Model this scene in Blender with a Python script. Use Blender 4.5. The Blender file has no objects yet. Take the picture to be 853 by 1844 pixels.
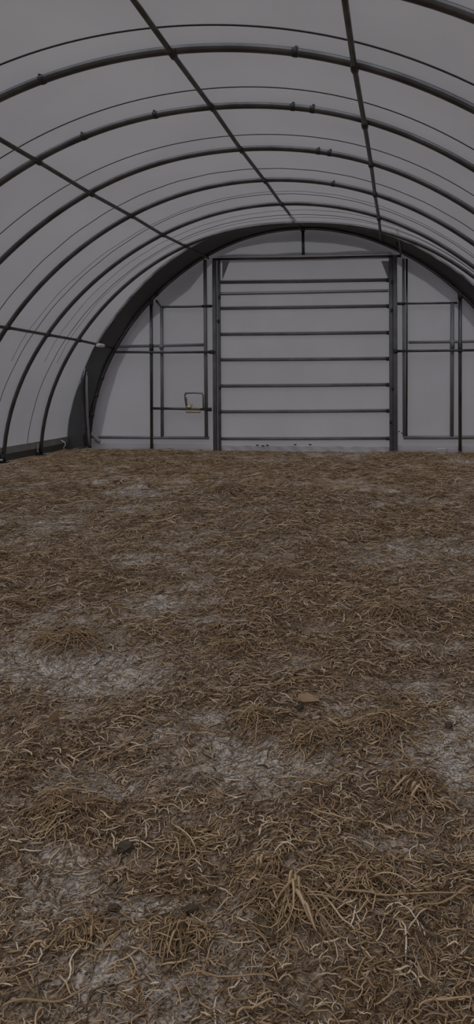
import bpy, math, random
import numpy as np
from mathutils import Vector

random.seed(5)
RNG = np.random.default_rng(11)
SC = bpy.context.scene
COL = SC.collection

# ------------------------------------------------------------------ camera
CAM_H, FPX = 1.55, 1250.0
YAW, PITCH, ROLL = -0.12287866, 0.00706705, 0.00459184
PPX, PPY = 565.473, 690.354
W_PX, H_PX = 853, 1844


def cam_axes():
    cy, sy = math.cos(YAW), math.sin(YAW)
    f = np.array([sy, cy, 0.0]); r = np.array([cy, -sy, 0.0]); d = np.array([0, 0, -1.0])
    cp, sp = math.cos(PITCH), math.sin(PITCH)
    f, d = cp * f + sp * d, cp * d - sp * f
    cr, sr = math.cos(ROLL), math.sin(ROLL)
    r, d = cr * r + sr * d, cr * d - sr * r
    return r, d, f


AX_R, AX_D, AX_F = cam_axes()
CAM = np.array([0, 0, CAM_H])


def P(px, py, y):
    """point of the building that the survey photo shows at px,py in the cross plane y"""
    v = AX_F + AX_R * (px - PPX) / FPX + AX_D * (py - PPY) / FPX
    return CAM + v * (y / v[1])


def G(px, py):
    """point on the ground"""
    v = AX_F + AX_R * (px - PPX) / FPX + AX_D * (py - PPY) / FPX
    return CAM + v * (-CAM_H / v[2])


cam_d = bpy.data.cameras.new('camera')
cam_o = bpy.data.objects.new('camera', cam_d)
COL.objects.link(cam_o)
from mathutils import Matrix
M = Matrix(((AX_R[0], -AX_D[0], -AX_F[0], 0), (AX_R[1], -AX_D[1], -AX_F[1], 0),
            (AX_R[2], -AX_D[2], -AX_F[2], CAM_H), (0, 0, 0, 1)))
cam_o.matrix_world = M
cam_d.sensor_fit = 'VERTICAL'
cam_d.sensor_height = 24.0
cam_d.lens = 24.0 * FPX / H_PX
cam_d.shift_x = (W_PX / 2 - PPX) / H_PX
cam_d.shift_y = (PPY - H_PX / 2) / H_PX
cam_d.clip_start = 0.05
SC.camera = cam_o

# ------------------------------------------------------------------ tunnel profile
X0, ZC = -2.0363, 1.6
RIB_C = {
    0: [4.6150, -1.4426, 0.4325, -0.2606, -0.0848, 0.0125, -0.0092],
    1: [4.6282, -1.4141, 0.3765, -0.3172, -0.0812, 0.0483, -0.0021],
    2: [4.6173, -1.4132, 0.3565, -0.3325, -0.1017, -0.0077, 0.0210],
    3: [4.6178, -1.4106, 0.3547, -0.3272, -0.0978, -0.0048, 0.0018],
    4: [4.5937, -1.3941, 0.3280, -0.2832, -0.0756, -0.0434, 0.0052],
    5: [4.5986, -1.4169, 0.3489, -0.3026, -0.0790, -0.0697, 0.0275],
    6: [4.6134, -1.4218, 0.3925, -0.2827, -0.0959, 0.0027, -0.0040],
    7: [4.4713, -1.4322, 0.0098, -0.1292, -0.0296, -0.0015, -0.0157]}
RIB_Y = [4.903, 6.398, 7.802, 9.290, 10.774, 12.196, 13.462, 14.594]
END_Y = RIB_Y[7]


def prof(c, th):
    return (c[0] + c[1] * np.sin(th) + c[2] * np.cos(2 * th) + c[3] * np.sin(3 * th)
            + c[4] * np.cos(4 * th) + c[5] * np.cos(th) + c[6] * np.sin(2 * th))


def coef_at(y):
    ys = np.array(RIB_Y[:7]); cs = np.array([RIB_C[i] for i in range(7)])
    return np.array([np.interp(y, ys, cs[:, k]) for k in range(7)])


def theta_at_z(c, z, left, extra=0.0):
    lo, hi = -0.6, 0.6
    for _ in range(50):
        m = (lo + hi) / 2
        th = math.pi - m if left else m
        if ZC + (prof(c, th) + extra) * math.sin(m) > z:
            hi = m
        else:
            lo = m
    return (math.pi - lo) if left else lo


def arch_pt(c, th, y, extra=0.0):
    r = prof(c, th) + extra
    return np.array([X0 + r * math.cos(th), y, ZC + r * math.sin(th)])


# ------------------------------------------------------------------ materials
def new_mat(name):
    m = bpy.data.materials.new(name); m.use_nodes = True
    nt = m.node_tree; nt.nodes.clear()
    out = nt.nodes.new('ShaderNodeOutputMaterial')
    return m, nt, out


def N(nt, kind, **kw):
    n = nt.nodes.new(kind)
    for k, v in kw.items():
        setattr(n, k, v)
    return n


def noise_color(nt, scale, c1, c2, detail=4.0, lo=0.3, hi=0.7, stretch=None):
    tc = N(nt, 'ShaderNodeTexCoord')
    src = tc.outputs['Object']
    if stretch:
        mp = N(nt, 'ShaderNodeMapping'); mp.inputs['Scale'].default_value = stretch
        nt.links.new(src, mp.inputs['Vector']); src = mp.outputs[0]
    nz = N(nt, 'ShaderNodeTexNoise'); nz.inputs['Scale'].default_value = scale
    nz.inputs['Detail'].default_value = detail
    nt.links.new(src, nz.inputs['Vector'])
    rp = N(nt, 'ShaderNodeValToRGB')
    rp.color_ramp.elements[0].position = lo; rp.color_ramp.elements[0].color = (*c1, 1)
    rp.color_ramp.elements[1].position = hi; rp.color_ramp.elements[1].color = (*c2, 1)
    nt.links.new(nz.outputs['Fac'], rp.inputs[0])
    return rp.outputs[0], nz.outputs['Fac'], src


def fabric(name, c1, c2, T, tau, rho):
    """woven sheet: part of the light passes straight through the weave (T), part is scattered
    forward (tau), part is scattered back (rho)"""
    m, nt, out = new_mat(name)
    col, fac, src = noise_color(nt, 0.9, c1, c2, 6.0)
    di = N(nt, 'ShaderNodeBsdfDiffuse'); tr = N(nt, 'ShaderNodeBsdfTranslucent'); tp = N(nt, 'ShaderNodeBsdfTransparent')
    for n_ in (di, tr, tp):
        nt.links.new(col, n_.inputs[0])
    wv = N(nt, 'ShaderNodeTexNoise'); wv.inputs['Scale'].default_value = 2.2; wv.inputs['Detail'].default_value = 3
    nt.links.new(src, wv.inputs['Vector'])
    bp = N(nt, 'ShaderNodeBump'); bp.inputs['Strength'].default_value = 0.3; bp.inputs['Distance'].default_value = 0.05
    nt.links.new(wv.outputs['Fac'], bp.inputs['Height'])
    nt.links.new(bp.outputs[0], di.inputs['Normal'])
    mx = N(nt, 'ShaderNodeMixShader'); mx.inputs[0].default_value = tau / (tau + rho)
    nt.links.new(di.outputs[0], mx.inputs[1]); nt.links.new(tr.outputs[0], mx.inputs[2])
    m2 = N(nt, 'ShaderNodeMixShader'); m2.inputs[0].default_value = T / (T + tau + rho)
    nt.links.new(mx.outputs[0], m2.inputs[1]); nt.links.new(tp.outputs[0], m2.inputs[2])
    nt.links.new(m2.outputs[0], out.inputs[0])
    return m


def solid(name, c1, c2, rough=0.5, metal=0.0, scale=6.0, bump=0.0, stretch=None, spec=0.5):
    m, nt, out = new_mat(name)
    col, fac, src = noise_color(nt, scale, c1, c2, 5.0, stretch=stretch)
    bs = N(nt, 'ShaderNodeBsdfPrincipled')
    nt.links.new(col, bs.inputs['Base Color'])
    bs.inputs['Roughness'].default_value = rough; bs.inputs['Metallic'].default_value = metal
    bs.inputs['Specular IOR Level'].default_value = spec
    if bump:
        bp = N(nt, 'ShaderNodeBump'); bp.inputs['Strength'].default_value = bump; bp.inputs['Distance'].default_value = 0.01
        nt.links.new(fac, bp.inputs['Height']); nt.links.new(bp.outputs[0], bs.inputs['Normal'])
    nt.links.new(bs.outputs[0], out.inputs[0])
    return m


MAT = {}
def shades(k, tint=(.985, .98, 1.035), d=.05):
    return tuple(k * (1 - d) * t for t in tint), tuple(k * (1 + d) * t for t in tint)


MAT['cover'] = fabric('cover_fabric', *shades(.75), .295, .072, .37)
MAT['wall'] = fabric('end_wall_fabric', *shades(.74, (1, .985, 1.03)), .28, .16, .26)
MAT['curtain'] = fabric('door_curtain_fabric', *shades(.77, (1, .985, 1.015)), .285, .16, .26)
MAT['hood'] = fabric('dark_hood_fabric', *shades(.10, (1, 1, 1.03), .12), .0, .02, .5)
MAT['flap'] = fabric('outer_flap_fabric', *shades(.5), .0, .36, .3)
MAT['hem'] = fabric('hem_fabric', *shades(.7, d=.07), .10, .15, .4)
MAT['skirt'] = fabric('skirt_fabric', *shades(.12, (1, 1, 1.03), .1), .0, .02, .5)
MAT['pipe'] = solid('galvanised_pipe', (.085, .085, .09), (.16, .16, .165), .30, .9, 3.0)
MAT['pipe_brown'] = solid('weathered_purlin_pipe', (.085, .08, .068), (.16, .152, .13), .40, .8, 5.0)
MAT['clamp'] = solid('dark_clamp_steel', (.03, .03, .03), (.07, .07, .07), .5, .4, 20)
MAT['frame_grey'] = solid('grey_frame_pipe', (.20, .20, .215), (.26, .26, .275), .45, .2, 4.0)
MAT['guide'] = solid('door_guide_steel', (.13, .13, .145), (.20, .20, .215), .5, .2, 4.0)
MAT['light_pipe'] = solid('light_steel_pipe', (.82, .82, .84), (.92, .92, .94), .35, .1, 4.0)
MAT['cord'] = solid('black_cord', (.02, .02, .02), (.05, .05, .05), .7, 0, 30)
MAT['rail'] = solid('ground_rail_board', (.27, .27, .285), (.36, .36, .375), .6, 0, 4.0)
MAT['brass'] = solid('brass_latch', (.62, .50, .32), (.85, .74, .55), .32, .5, 30)
MAT['brass_dark'] = solid('dark_brass', (.14, .10, .055), (.26, .20, .12), .45, .5, 40)
MAT['white'] = solid('pale_metal', (.6, .6, .58), (.75, .75, .73), .45, .2, 30)
MAT['clod'] = solid('dark_soil_clod', (.05, .036, .026), (.13, .095, .07), .95, 0, 40, .9)
MAT['chip'] = solid('tan_wood_chip', (.26, .17, .10), (.40, .27, .16), .8, 0, 20, .3, (1, 6, 1))


def straw_mat(name, stops):
    m, nt, out = new_mat(name)
    at = N(nt, 'ShaderNodeAttribute', attribute_name='tint')
    rp = N(nt, 'ShaderNodeValToRGB')
    els = rp.color_ramp.elements
    els[0].position, els[0].color = stops[0][0], (*stops[0][1], 1)
    els[1].position, els[1].color = stops[-1][0], (*stops[-1][1], 1)
    for p_, c_ in stops[1:-1]:
        e = els.new(p_); e.color = (*c_, 1)
    nt.links.new(at.outputs['Fac'], rp.inputs[0])
    tc = N(nt, 'ShaderNodeTexCoord')
    nz = N(nt, 'ShaderNodeTexNoise'); nz.inputs['Scale'].default_value = 90; nz.inputs['Detail'].default_value = 3
    nt.links.new(tc.outputs['Object'], nz.inputs['Vector'])
    mr = N(nt, 'ShaderNodeMapRange'); mr.inputs[3].default_value = .72; mr.inputs[4].default_value = 1.22
    nt.links.new(nz.outputs['Fac'], mr.inputs[0])
    mu = N(nt, 'ShaderNodeMixRGB', blend_type='MULTIPLY'); mu.inputs[0].default_value = 1
    nt.links.new(rp.outputs[0], mu.inputs[1]); nt.links.new(mr.outputs[0], mu.inputs[2])
    bs = N(nt, 'ShaderNodeBsdfPrincipled')
    nt.links.new(mu.outputs[0], bs.inputs['Base Color'])
    bs.inputs['Roughness'].default_value = .65; bs.inputs['Specular IOR Level'].default_value = .35
    nt.links.new(bs.outputs[0], out.inputs[0])
    return m


STOPS = [(0.0, (.30, .25, .205)), (.18, (.52, .445, .375)), (.24, (.085, .052, .028)), (.42, (.26, .172, .095)), (.70, (.56, .395, .23)), (.93, (.80, .65, .46)), (1.0, (.92, .82, .66))]
MAT['straw'] = straw_mat('dry_straw', STOPS)


def floor_mat():
    m, nt, out = new_mat('dirt_floor')
    at = N(nt, 'ShaderNodeAttribute', attribute_name='litter')
    c1, f1, src = noise_color(nt, 110, (.21, .185, .155), (.76, .69, .605), 9.0, .36, .62)
    c2, f2, _ = noise_color(nt, 45, (.12, .08, .05), (.50, .355, .225), 8.0, .3, .7)
    big = N(nt, 'ShaderNodeTexNoise'); big.inputs['Scale'].default_value = 5.5; big.inputs['Detail'].default_value = 7
    nt.links.new(src, big.inputs['Vector'])
    ad = N(nt, 'ShaderNodeMath', operation='MULTIPLY_ADD'); ad.inputs[1].default_value = .9; ad.inputs[2].default_value = -.45
    nt.links.new(big.outputs['Fac'], ad.inputs[0])
    sm = N(nt, 'ShaderNodeMath', operation='ADD', use_clamp=True)
    nt.links.new(at.outputs['Fac'], sm.inputs[0]); nt.links.new(ad.outputs[0], sm.inputs[1])
    mx = N(nt, 'ShaderNodeMixRGB')
    nt.links.new(sm.outputs[0], mx.inputs[0]); nt.links.new(c1, mx.inputs[1]); nt.links.new(c2, mx.inputs[2])
    bs = N(nt, 'ShaderNodeBsdfPrincipled'); bs.inputs['Roughness'].default_value = .9
    bs.inputs['Specular IOR Level'].default_value = .2
    nt.links.new(mx.outputs[0], bs.inputs['Base Color'])
    vo = N(nt, 'ShaderNodeTexNoise'); vo.inputs['Scale'].default_value = 130; vo.inputs['Detail'].default_value = 6
    nt.links.new(src, vo.inputs['Vector'])
    bp = N(nt, 'ShaderNodeBump'); bp.inputs['Strength'].default_value = 1.0; bp.inputs['Distance'].default_value = .009
    nt.links.new(vo.outputs['Fac'], bp.inputs['Height']); nt.links.new(bp.outputs[0], bs.inputs['Normal'])
    nt.links.new(bs.outputs[0], out.inputs[0])
    return m


MAT['floor'] = floor_mat()


# ------------------------------------------------------------------ mesh helpers
class MB:
    def __init__(self):
        self.v, self.f = [], []

    def add(self, vs, fs):
        o = len(self.v)
        self.v += [tuple(float(c) for c in p) for p in vs]
        self.f += [tuple(i + o for i in f) for f in fs]
        return self

    def tube(self, pts, r, n=10, caps=True):
        pts = [np.asarray(p, float) for p in pts]
        rs = r if hasattr(r, '__len__') else [r] * len(pts)
        vs, fs = [], []
        prev = None
        for i, p in enumerate(pts):
            t = pts[min(i + 1, len(pts) - 1)] - pts[max(i - 1, 0)]
            t = t / (np.linalg.norm(t) + 1e-12)
            if prev is None:
                a = np.array([0, 0, 1.0]) if abs(t[2]) < .9 else np.array([0, 1.0, 0])
            else:
                a = prev
            u = a - t * (a @ t); u /= np.linalg.norm(u) + 1e-12
            w = np.cross(t, u); prev = u
            for k in range(n):
                an = 2 * math.pi * k / n
                vs.append(p + rs[i] * (math.cos(an) * u + math.sin(an) * w))
        for i in range(len(pts) - 1):
            for k in range(n):
                a, b = i * n + k, i * n + (k + 1) % n
                fs.append((a, b, b + n, a + n))
        if caps:
            fs.append(tuple(range(n - 1, -1, -1)))
            fs.append(tuple((len(pts) - 1) * n + k for k in range(n)))
        return self.add(vs, fs)

    def box(self, c, s, bev=0.0):
        x, y, z = s[0] / 2, s[1] / 2, s[2] / 2
        b = min(bev, x * .9, y * .9, z * .9)
        if b <= 0:
            vs = [(c[0] + i * x, c[1] + j * y, c[2] + k * z) for i in (-1, 1) for j in (-1, 1) for k in (-1, 1)]
            fs = [(0, 1, 3, 2), (4, 6, 7, 5), (0, 4, 5, 1), (2, 3, 7, 6), (0, 2, 6, 4), (1, 5, 7, 3)]
            return self.add(vs, fs)
        ring = [(-x + b, -y), (x - b, -y), (x, -y + b), (x, y - b), (x - b, y), (-x + b, y), (-x, y - b), (-x, -y + b)]
        vs = []
        for zz, k in ((-z, 1), (-z + b, 0), (z - b, 0), (z, 1)):
            for (a, d) in ring:
                sx = (x - b) / x if k else 1; sy = (y - b) / y if k else 1
                vs.append((c[0] + a * sx, c[1] + d * sy, c[2] + zz))
        fs = [tuple(range(7, -1, -1)), tuple(24 + i for i in range(8))]
        for l in range(3):
            for i in range(8):
                fs.append((l * 8 + i, l * 8 + (i + 1) % 8, l * 8 + 8 + (i + 1) % 8, l * 8 + 8 + i))
        return self.add(vs, fs)

    def grid(self, rows):
        n = len(rows[0]); vs = [p for r in rows for p in r]
        fs = [(i * n + j, i * n + j + 1, (i + 1) * n + j + 1, (i + 1) * n + j)
              for i in range(len(rows) - 1) for j in range(n - 1)]
        return self.add(vs, fs)

    def build(self, name, mat, parent=None, smooth=True, origin=None):
        me = bpy.data.meshes.new(name)
        v = self.v
        if origin is not None:
            v = [(a - origin[0], b - origin[1], c - origin[2]) for a, b, c in v]
        me.from_pydata(v, [], self.f)
        me.materials.append(mat if not isinstance(mat, str) else MAT[mat])
        if smooth:
            me.polygons.foreach_set('use_smooth', [len(p.vertices) <= 4 for p in me.polygons])
        me.update()
        o = bpy.data.objects.new(name, me); COL.objects.link(o)
        if parent is not None:
            o.parent = parent
        elif origin is not None:
            o.location = origin
        return o


def tag(o, label, cat, group=None, kind=None):
    o['label'] = label; o['category'] = cat
    if group: o['group'] = group
    if kind: o['kind'] = kind
    return o


def thing(name, label, cat, group=None, kind=None):
    o = bpy.data.objects.new(name, None); COL.objects.link(o)
    return tag(o, label, cat, group, kind)


# ------------------------------------------------------------------ ceiling cover
EDGE = [(118, 802, 14.72), (124, 751, 14.70), (146, 687, 14.68), (174, 619, 14.52), (217, 560, 14.41),
        (400, 416, 13.58), (461, 400.7, 13.57), (525, 394.6, 13.61), (583, 397.6, 13.68), (660, 408, 13.62),
        (723, 435, 13.92), (784, 471, 14.21), (853, 525, 14.47)]
_eth = []
for (a, b, y) in EDGE:
    q = P(a, b, y); _eth.append((math.atan2(q[2] - ZC, q[0] - X0), y))
_eth = [((t + 2 * math.pi) if t < -1.6 else t, y) for t, y in _eth]
_eth.sort()
_et = np.array([t for t, _ in _eth]); _ey = np.array([y for _, y in _eth])


def edge_y(th):
    # right side below the frame mirrors the left side
    if th < _et[0]:
        return float(np.interp(math.pi - th, _et, _ey))
    return float(np.interp(th, _et, _ey))


COVER_GAP = .052
Z_COVER = .27
y_front = -4.0
NTH = 97


def cover_theta(y):
    c = coef_at(y)
    a, b = theta_at_z(c, Z_COVER, True, COVER_GAP), theta_at_z(c, Z_COVER, False, COVER_GAP)
    return c, np.linspace(a, b, NTH)


rows = []
ys = np.concatenate([np.arange(y_front, 4.0, 1.0), np.arange(4.0, 13.5, .25)])
for y in ys:
    c, th = cover_theta(y)
    rows.append([arch_pt(c, t, y, COVER_GAP) for t in th])
for k in (.0, .33, .66, 1.0):
    row = []
    c, th = cover_theta(13.5)
    for t in th:
        y = 13.5 + (edge_y(t) - 13.5) * k if k else 13.5
        wr = .012 * math.sin(t * 61) * k + .008 * math.sin(t * 23 + 1) * k
        row.append(arch_pt(coef_at(y), t, y + (wr if 0 < k else 0), COVER_GAP + wr * .6))
    if k == 0:
        continue
    rows.append(row)
ceiling = MB().grid(rows).build('ceiling', 'cover')
tag(ceiling, 'grey translucent fabric cover arching over the whole tunnel', 'ceiling', kind='structure')
# hem along the far edge of the light cover
MB().tube([p + np.array([0, -.01, -.01]) for p in rows[-1]], .014, 6).build('edge_hem', 'hem', ceiling)
# seams that run over the cover between the ribs
for ys_, r_ in ((6.0, .0085), (7.42, .006), (8.86, .0055), (10.32, .0055), (11.75, .005), (13.05, .005)):
    c, th = cover_theta(ys_)
    pts = [arch_pt(c, t, ys_ + .03 * math.sin(t * 3 + ys_) + (.008 * math.sin(t * 37) if ys_ > 9 else 0), COVER_GAP - .008) for t in th]
    MB().tube(pts, r_, 6).build('seam', 'cord', ceiling)
# finer stitching lines beside the last seams
for ys_ in (11.62, 12.75, 13.22):
    c, th = cover_theta(ys_)
    pts = [arch_pt(c, t, ys_ + .035 * math.sin(t * 4 + ys_) + .012 * math.sin(t * 29), COVER_GAP - .004) for t in th[8:-8]]
    MB().tube(pts, .0032, 5).build('stitch_line', 'cord', ceiling)

# dark hood between cover edge and end arch
thh = np.linspace(theta_at_z(coef_at(14.5), .0, True, COVER_GAP), theta_at_z(coef_at(14.5), .0, False, COVER_GAP), 97)
hood_rows = []
for k in np.linspace(0, 1, 6):
    row = []
    for t in thh:
        m = (thh[0] - t) / (thh[0] - thh[-1])
        t7a = theta_at_z(RIB_C[7], .0, True, .03); t7b = theta_at_z(RIB_C[7], .0, False, .03)
        t7 = t7a + (t7b - t7a) * m
        ye = edge_y(t) - .04
        a = arch_pt(coef_at(ye), t, ye, COVER_GAP + .02)
        b = arch_pt(RIB_C[7], t7, END_Y + .07, .045)
        q = a + (b - a) * k
        q[2] = max(q[2], 0)
        bow = .03 * math.sin(math.pi * k) * (1 + .5 * math.sin(t * 19))
        q = q + bow * np.array([math.cos(t), 0, math.sin(t)])
        row.append(q)
    hood_rows.append(row)
hood = MB().grid(hood_rows).build('trim_1', 'hood')
tag(hood, 'dark fabric band closing the gap between light cover and end wall arch', 'trim', kind='structure')

# ------------------------------------------------------------------ ribs
RIB_LABEL = {
    0: 'shiny arch rib cut off by the top right corner, closest overhead',
    1: 'thick steel arch rib crossing the full width just below the top, nearest whole hoop',
    2: 'second whole arch rib from the viewer, with several clips around its crown',
    3: 'third whole arch rib from the viewer, running behind the second and ahead of the fourth',
    4: 'fourth whole arch rib from the viewer, its left foot cut by the left edge',
    5: 'fifth arch rib, standing on the dirt at the lower left corner of the cover',
    6: 'last arch rib under the light cover, half hidden by the dark hood at its crown',
    7: 'dark end arch hoop framing the flat end wall'}
SPLICE = {1: [(76, 143), (531, 94)], 2: [(151, 245), (280, 208), (527, 191), (563, 195)],
          3: [(573, 271), (593, 276)], 4: [(600, 330)], 7: [(185, 681), (176, 712), (163, 748), (282, 530)]}
for i in range(8):
    c = RIB_C[i]; y = RIB_Y[i]
    th = np.linspace(theta_at_z(c, .0, True), theta_at_z(c, .0, False), 90)
    r = .040 if i in (0, 1) else (.037 if i in (2, 3, 4) else .036)
    if i == 7: r = .034
    mb = MB().tube([arch_pt(c, t, y) for t in th], r, 12)
    o = mb.build('arch_rib' if i < 7 else 'end_arch', 'pipe')
    tag(o, RIB_LABEL[i], 'arch rib' if i < 7 else 'end arch', 'arch ribs of the tunnel' if i < 7 else None)
    if i == 7:   # the second thinner pipe that clamps the fabric beside the hoop
        MB().tube([arch_pt(c, t, y + .03, .085 + .02 * math.sin(t * 21)) for t in th[2:-2]], .018, 8).build('clamp_pipe', 'clamp', o)
    for (a, b) in SPLICE.get(i, []):
        q = P(a, b, y); t = math.atan2(q[2] - ZC, q[0] - X0)
        t = t if t > -1.6 else t + 2 * math.pi
        pts = [arch_pt(c, t + d, y) for d in (-.009, -.004, .004, .009)]
        MB().tube(pts, [r * 1.05, r * 1.15, r * 1.15, r * 1.05], 12).build('splice_collar', 'clamp', o)
        # bolt eye under the collar
        e = arch_pt(c, t, y - .01, r * 1.2)
        MB().tube([e + np.array([-.012, 0, 0]), e + np.array([0, -.02, .004]), e + np.array([.012, 0, 0])], .007, 6).build('bolt', 'clamp', o)
    if i < 7:
        for t, s in ((th[0], -1), (th[-1], 1)):
            q = arch_pt(c, t, y)
            MB().box((q[0], q[1], .008), (.16, .14, .016), .004).build('foot_plate', 'clamp', o)

# ------------------------------------------------------------------ purlins
PUR = [
    (dict([(2, (-4.258, 4.144)), (3, (-4.282, 4.152)), (4, (-4.283, 4.184)), (5, (-4.263, 4.17)), (6, (-4.247, 4.207)), (7, (-4.088, 4.153))]),
     (-4.24, 4.12), 'left shoulder purlin pipe running from the left edge to the door frame corner'),
    (dict([(1, (-2.132, 4.637)), (2, (-2.136, 4.675)), (3, (-2.135, 4.669)), (4, (-2.095, 4.661)), (5, (-2.073, 4.647)), (7, (-2.077, 4.748))]),
     (-2.13, 4.62), 'ridge purlin pipe along the crown of the tunnel, meeting the short strut'),
    (dict([(1, (-.404, 4.403)), (2, (-.38, 4.379)), (3, (-.37, 4.39)), (4, (-.371, 4.38)), (5, (-.354, 4.334)), (7, (-.379, 4.417))]),
     (-.40, 4.39), 'steep-looking purlin pipe right of the ridge, ending above the door'),
    (dict([(4, (-6.427, 2.413)), (5, (-6.474, 2.382)), (6, (-6.476, 2.347)), (7, (-6.227, 2.235))]),
     (-6.43, 2.40), 'low left side purlin pipe at about head height above the ground rail')]
for k, (cr, fr, lab) in enumerate(PUR):
    first = min(cr)
    pts = [np.array([fr[0], y, fr[1]]) for y in RIB_Y[:first] if y < RIB_Y[first]] if k != 3 else [np.array([fr[0], y, fr[1]]) for y in RIB_Y[1:4]]
    pts += [np.array([cr[i][0], RIB_Y[i], cr[i][1]]) for i in sorted(cr)]
    dense = []
    for a, b in zip(pts[:-1], pts[1:]):
        dense += [a + (b - a) * s for s in (0, .25, .5, .75)]
    dense.append(pts[-1])
    r = .027
    o = MB().tube(dense, r, 10).build('purlin_pipe', 'pipe_brown')
    tag(o, lab, 'purlin', 'purlin pipes along the tunnel')
    for i in sorted(cr):
        if i == 7: continue
        q = np.array([cr[i][0], RIB_Y[i], cr[i][1]])
        d = np.array([0, 1.0, 0])
        MB().tube([q - d * .055, q - d * .05, q + d * .05, q + d * .055], [r * 1.1, r * 1.45, r * 1.45, r * 1.1], 10).build('clamp', 'clamp', o)
    if k == 3:
        q = P(181, 622, 14.05)
        MB().tube([q + np.array([-.02, -.12, 0]), q + np.array([0, -.05, 0]), q + np.array([0, .05, 0]), q + np.array([.02, .12, 0])],
                  [.034, .04, .04, .034], 10).build('coupler', 'light_pipe', o)

# short tie strap right of the door head, and the drop of pipe at the right-hand purlin
a, b = P(714, 409, 13.75), P(721, 457, 14.55)
o = MB().tube([a, a + (b - a) * .5 + np.array([.01, 0, -.02]), b], .024, 8).build('tie_strap', 'frame_grey')
tag(o, 'short dark tie running from cover edge to the upper right corner of the door frame', 'strap')
MB().tube([P(715, 438, 14.2), P(718, 444, 14.35)], .032, 8).build('buckle', 'clamp', o)

# ------------------------------------------------------------------ end wall
YW = END_Y + .075           # wall fabric plane
YP = END_Y - .005           # pipe plane


def arch_top(x, extra=.02):
    lo, hi = 0.0, math.pi
    c = RIB_C[7]
    th = np.linspace(theta_at_z(c, 0, False), theta_at_z(c, 0, True), 721)
    r = prof(c, th) + extra
    xs = X0 + r * np.cos(th); zs = ZC + r * np.sin(th)
    return float(np.interp(x, xs[::-1], zs[::-1]))


DL, DR = P(396, 600, YW)[0], P(702, 600, YW)[0]
DTOP = P(545, 470, YW)[2]
xl = X0 + (prof(RIB_C[7], theta_at_z(RIB_C[7], 0, True)) + .02) * math.cos(theta_at_z(RIB_C[7], 0, True))
xr = X0 + (prof(RIB_C[7], theta_at_z(RIB_C[7], 0, False)) + .02) * math.cos(theta_at_z(RIB_C[7], 0, False))
wall = MB()
for (x1, x2, n, z0) in ((xl, DL, 26, 0.0), (DL, DR, 24, DTOP), (DR, xr, 26, 0.0)):
    rows_ = []
    for x in np.linspace(x1, x2, n):
        zt = max(arch_top(x), z0 + .02)
        rows_.append([np.array([x, YW, z0 + (zt - z0) * s]) for s in np.linspace(0, 1, 14)])
    wall.grid(rows_)
wall_o = wall.build('wall_back', 'wall')
tag(wall_o, 'flat grey fabric end wall under the arch', 'wall', kind='structure')

# outer flap: the cover folded round the end and pressed against the outside of the wall
FLAP = [(178, 800), (181, 784), (195, 720), (212, 664), (229, 630), (246, 604), (273, 574), (305, 548), (340, 521), (363, 492), (390, 464),
        (430, 446), (480, 437), (540, 434), (600, 438), (650, 446), (700, 464), (734, 489), (767, 508), (810, 541), (832, 565), (853, 589), (880, 640), (905, 720), (918, 800)]
rin = [P(a, b, YW) for a, b in FLAP]
tin = [math.atan2(q[2] - ZC, q[0] - X0) for q in rin]
tin = [t if t > -1.6 else t + 2 * math.pi for t in tin]
rows_ = [[], [], []]
c7 = RIB_C[7]
t7a, t7b = theta_at_z(c7, 0, True), theta_at_z(c7, 0, False)
for q, t in zip(rin, tin):
    t2 = min(max(t, t7b), t7a)
    ou = arch_pt(c7, t2, YW, .06)
    ou[2] = max(ou[2], 0)
    for j, s in enumerate((0, .5, 1)):
        p_ = q + (ou - q) * s
        p_[1] = YW + .035; p_[2] = max(p_[2], 0)
        rows_[j].append(p_)
MB().grid(rows_).build('outer_flap', 'flap', wall_o)
# hem band along the ground
for (x1, x2) in ((xl + .05, P(380, 800, YW)[0]), (P(714, 800, YW)[0], xr - .05)):
    rr = []
    n = 40
    for j, (z, dy) in enumerate(((0.0, -.035), (.05, -.045), (.10, -.03), (.135, -.012))):
        rr.append([np.array([x, YW + dy + .008 * math.sin(x * 31 + j), z]) for x in np.linspace(x1, x2, n)])
    MB().grid(rr).build('ground_hem', 'hem', wall_o)
for a, b in ((718, 777), (723, 780)):
    q = P(a, b, YW - .012)
    MB().tube([q, q + np.array([0, .008, 0])], .014, 10).build('grommet', 'cord', wall_o)


def hpipe(pts, r, name, mat, parent, y=YP, n=10):
    return MB().tube([P(a, b, y) for a, b in pts], r, n).build(name, mat, parent)


# left post and girts
def post(px_, ytop, ybot, r, lab, name='end_wall_post', mat='pipe'):
    a = P(px_[0], ytop, YP); b = P(px_[1], ybot, YP); b[2] = 0
    o = MB().tube([b, b + (a - b) * .5, a], r, 12).build(name, mat)
    tag(o, lab, 'post')
    return o, a, b


o, a, b = post((272, 273), 543, 803, .034, 'round dark steel post left of the personnel door, from dirt to end arch')
MB().tube([a + np.array([0, 0, -.09]), a + np.array([0, 0, .03])], .046, 10).build('saddle_clamp', 'clamp', o)
q = P(272.5, 628, YP); MB().tube([q - np.array([0, 0, .1]), q + np.array([0, 0, .1])], .045, 10).build('cross_clamp', 'clamp', o)
o, a, b = post((828, 828), 528, 803, .036, 'round dark steel post at the right edge of the picture, from dirt to end arch')
MB().tube([a + np.array([0, 0, -.12]), a + np.array([0, 0, .03])], .05, 10).build('saddle_clamp', 'clamp', o)
q = P(828, 624, YP); MB().tube([q - np.array([0, 0, .12]), q + np.array([0, 0, .06])], .047, 10).build('cross_clamp', 'clamp', o)

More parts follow.
